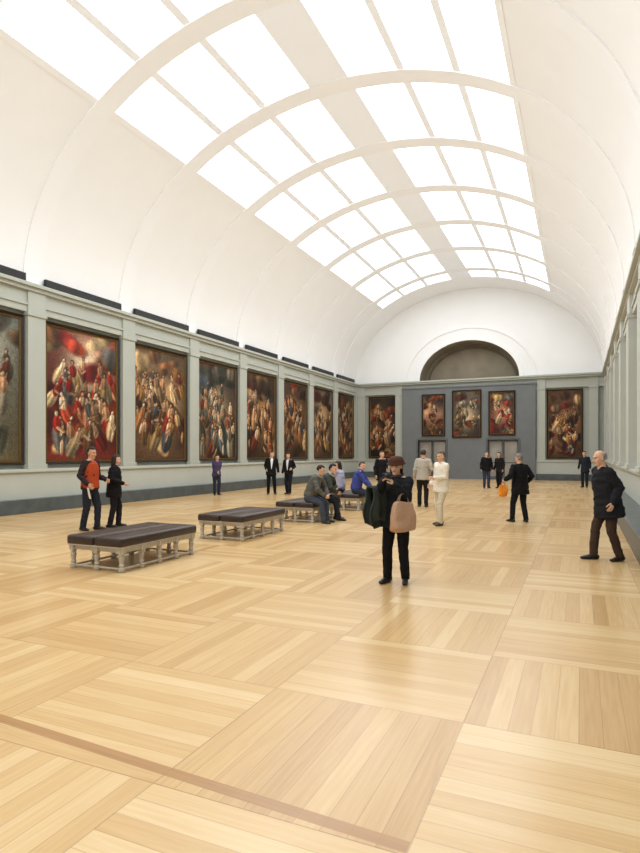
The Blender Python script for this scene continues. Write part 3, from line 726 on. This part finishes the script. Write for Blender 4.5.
# seated on bench four
person('person in bright blue jacket seated on the farthest bench', (-5.84, 15.6), R(-80), 1.7, (62, 72, 138), (48, 52, 66), hair=(62, 46, 34), seat=SEAT, lean=(0, .16), bulk=1.7, arms=KN, feet=dict(L=(-.13, .42), R=(.13, .42)), poles=dict(L=(-1, -.3, 0), R=(1, -.3, 0)), head=(-30, -8))
person('person in pale lavender top seated on far bench behind person in blue', (-6.42, 15.9), R(84), 1.68, (168, 168, 188), (60, 62, 74), hair=(48, 34, 26), style='long', seat=SEAT, lean=(0, .06), bulk=1.3, arms=KN, feet=dict(L=(-.13, .42), R=(.13, .42)), poles=dict(L=(-1, -.3, 0), R=(1, -.3, 0)), head=(20, -8))
# the woman with the tote
_, d = person('woman in bulky black jacket and brown hat raising a camera, centre floor', (-2.12, 7.14), facing(-.45, .9), 1.58, (30, 31, 35), (22, 21, 24), shoes=(20, 19, 20), style='long', hair=(64, 44, 34), hat=(76, 49, 38), near=True, hem=-.15, bulk=2.5, wide=.96, scarf=(70, 62, 66), lean=(.0, .0),
           arms=dict(R=(.08, .3, 1.42), L=(-.07, .32, 1.39)), poles=dict(R=(.5, -.1, -1), L=(-.4, -.1, -1)), feet=dict(L=(-.13, .0), R=(.11, .06)), head=(6, -4), curl=.55)
hp = sum(((d['Wr'][q]+(d['Wr'][q]-d['E'][q]).normalized()*.12) for q in (-1, 1)), V((0, 0, 0)))*.5
cam_t = thing('camera', 'small black camera raised before the face of the woman in brown hat', 'camera', wpos(d, hp+V((0, .02, .0))), d['rot'])
obj('camera_body', bx(-.055, .055, -.015, .015, -.035, .035, bev=.006), BLACK, cam_t)
bm = bmesh.new(); lathe(bm, [(.026, 0), (.026, .02), (.022, .035), (.018, .036)], 16, Matrix.Rotation(R(-90), 4, 'X') @ Matrix.Translation((0, 0, .012))); obj('lens', bm, mat((40, 40, 44), .2, .1, 9, name='lens'), cam_t, True)
# tote on her left forearm
e = wpos(d, d['E'][-1].lerp(d['Wr'][-1], .2)+V((-.02, .0, 0)))
bag('tote_bag', 'tan tote bag hanging from the arm of the woman in brown hat', (e.x+.0, e.y-.05, e.z-.42), d['rot']+R(60), .33, .15, .34, (182, 148, 124), .12)
# coat carried over her right forearm: a soft folded length of cloth, inverted U over the arm
ev = d['E'][1].lerp(d['Wr'][1], .3)+V((.03, -.02, 0)); e = wpos(d, ev)
bm = bmesh.new(); nU, nV = 18, 28; grid = []
for i in range(nV+1):
    f = i/nV*2-1                      # -1 inner hem .. 0 over the arm .. 1 outer hem
    g = abs(f); row = []
    for j in range(nU+1):
        q = j/nU*2-1
        ln = (.5 if f > 0 else .44)+.05*math.sin(q*3+2*f)
        zz = .06*math.sqrt(max(0, 1-min(1, g*5)**2))-max(0, g-.12)*ln
        xx = (1 if f > 0 else -1)*min(.07, .07*math.sin(min(1, g*5)*PI/2))*(1-.3*g)+.03*math.sin(q*7+g*3)*g
        yy = q*(.15+.06*g)+.018*math.sin(g*9+q*2)
        row.append(bm.verts.new((xx, yy, zz)))
    grid.append(row)
for r0, r1 in zip(grid, grid[1:]):
    for j in range(nU): bm.faces.new((r0[j], r0[j+1], r1[j+1], r1[j]))
o = link('carried_coat', evald(bm, [('SOLIDIFY', dict(thickness=.026, offset=0)), ('SUBSURF', dict(levels=1, render_levels=1))]), fabric((54, 61, 58)), None, True)
o.location = (e.x, e.y, e.z); o.rotation_euler = (0, 0, d['rot']+R(-20))
tag(o, 'dark green-grey coat draped over arm of the woman in brown hat', 'coat')
# behind her
person('person in black coat standing beyond the woman in brown hat', (-6.25, 19.3), facing(.3, .8), 1.7, (28, 27, 30), (30, 30, 34), hair=(70, 52, 38), hem=-.2, bulk=1.4, arms=dict(L=(-.08, .22, 1.1)))
person('person in pale top and dark trousers left of the man in cream', (-4.35, 17.4), facing(.2, -1), 1.74, (176, 168, 156), (34, 33, 36), hair=(60, 46, 36), hem=-.1, feet=dict(L=(-.1, .1), R=(.1, -.05)), arms=dict(R=(.22, .2, 1.1)))
_, d = person('man in cream jacket and cream trousers standing on open floor', (-2.88, 13.2), facing(-.85, .45), 1.68, (226, 220, 206), (204, 194, 172), shoes=(70, 58, 46), hair=(88, 80, 74), near=True, hem=-.14, bulk=1.2, arms=dict(L=(-.1, .26, 1.12), R=(.2, .14, .96)), feet=dict(L=(-.1, .1), R=(.1, -.06)), head=(0, -8))
person('person in black jacket and blue jeans near far doorway, left of pair', (-4.0, 28.0), facing(-.1, .9), 1.7, (26, 26, 28), (52, 58, 78), hair=(40, 30, 26), hem=-.1, bulk=1.4)
person('person all in black near far doorway, right of pair', (-3.42, 28.2), facing(-.6, .5), 1.68, (30, 28, 30), (28, 28, 32), style='long', hair=(50, 36, 28), hem=-.2, wide=.92, feet=dict(L=(-.1, .1), R=(.1, -.05)))
_, d = person('grey-haired man in black coat seen from behind with orange bag', (-1.3, 14.5), facing(-.25, -1), 1.62, (24, 24, 27), (26, 26, 30), hair=(120, 112, 106), near=True, hem=-.2, bulk=2.0, feet=dict(L=(-.16, .1), R=(.15, -.04)), arms=dict(L=(-.34, .12, 1.08), R=(.28, .12, 1.02)), head=(15, -6))
e = wpos(d, d['Wr'][-1])
bag('shopping_bag', 'orange bag hanging from hand of the man seen from behind', (e.x-.06, e.y+.03, e.z-.37), facing(0, 1), .2, .09, .24, (230, 140, 46), .1)
person('person in dark coat standing far off beside the right wall', (.2, 30.5), facing(-.5, .6), 1.72, (36, 40, 48), (34, 36, 42), hair=(60, 50, 42), hem=-.2)
person('balding man in black jacket and brown trousers walking at right edge', (.38, 9.9), facing(-1, .1), 1.7, (33, 34, 38), (66, 52, 44), shoes=(30, 24, 22), style='bald', hair=(150, 140, 130), near=True, hem=-.22, bulk=2.5, long_coat=.015, feet=dict(L=(-.1, -.14), R=(.1, .18)),
       arms=dict(L=(-.27, .08, .92), R=(.25, -.04, .93)), poles=dict(L=(-.2, -1, 0), R=(.2, -1, 0)), lean=(0, .1), head=(0, -10))

# ------------------------------------------------------------------ light, world, camera
def crown_fill(x, tx):         # added, unseen strip light above the cornice ledge, brightens the vault's crown
    ld = bpy.data.lights.new('crown_fill_light', 'AREA'); ld.shape = 'RECTANGLE'; ld.size = .16; ld.size_y = 43
    ld.energy = 215; ld.color = (.985, .99, 1); ld.spread = R(95)
    lo = bpy.data.objects.new('crown_fill_light', ld); C.objects.link(lo); lo.location = (x, 15.5, 6.38)
    z = -(V((tx, 15.5, 12.0))-lo.location).normalized(); yv = V((0, 1, 0)); xv = yv.cross(z)
    lo.rotation_euler = Matrix((xv, yv, z)).transposed().to_euler()
crown_fill(XL+.24, XC+1.0); crown_fill(XV-.12, XC-1.0)
w = bpy.data.worlds.new('World'); bpy.context.scene.world = w; w.use_nodes = True
w.node_tree.nodes['Background'].inputs[0].default_value = (1, 1, 1, 1); w.node_tree.nodes['Background'].inputs[1].default_value = .4
cd = bpy.data.cameras.new('Camera'); co = bpy.data.objects.new('Camera', cd); C.objects.link(co)
co.location = (0, 0, 1.63); co.rotation_euler = (R(90), 0, R(24))
cd.sensor_width = 36; cd.sensor_fit = 'AUTO'; cd.lens = 585/853*36; cd.shift_y = 26.5/853; cd.clip_end = 200
bpy.context.scene.camera = co
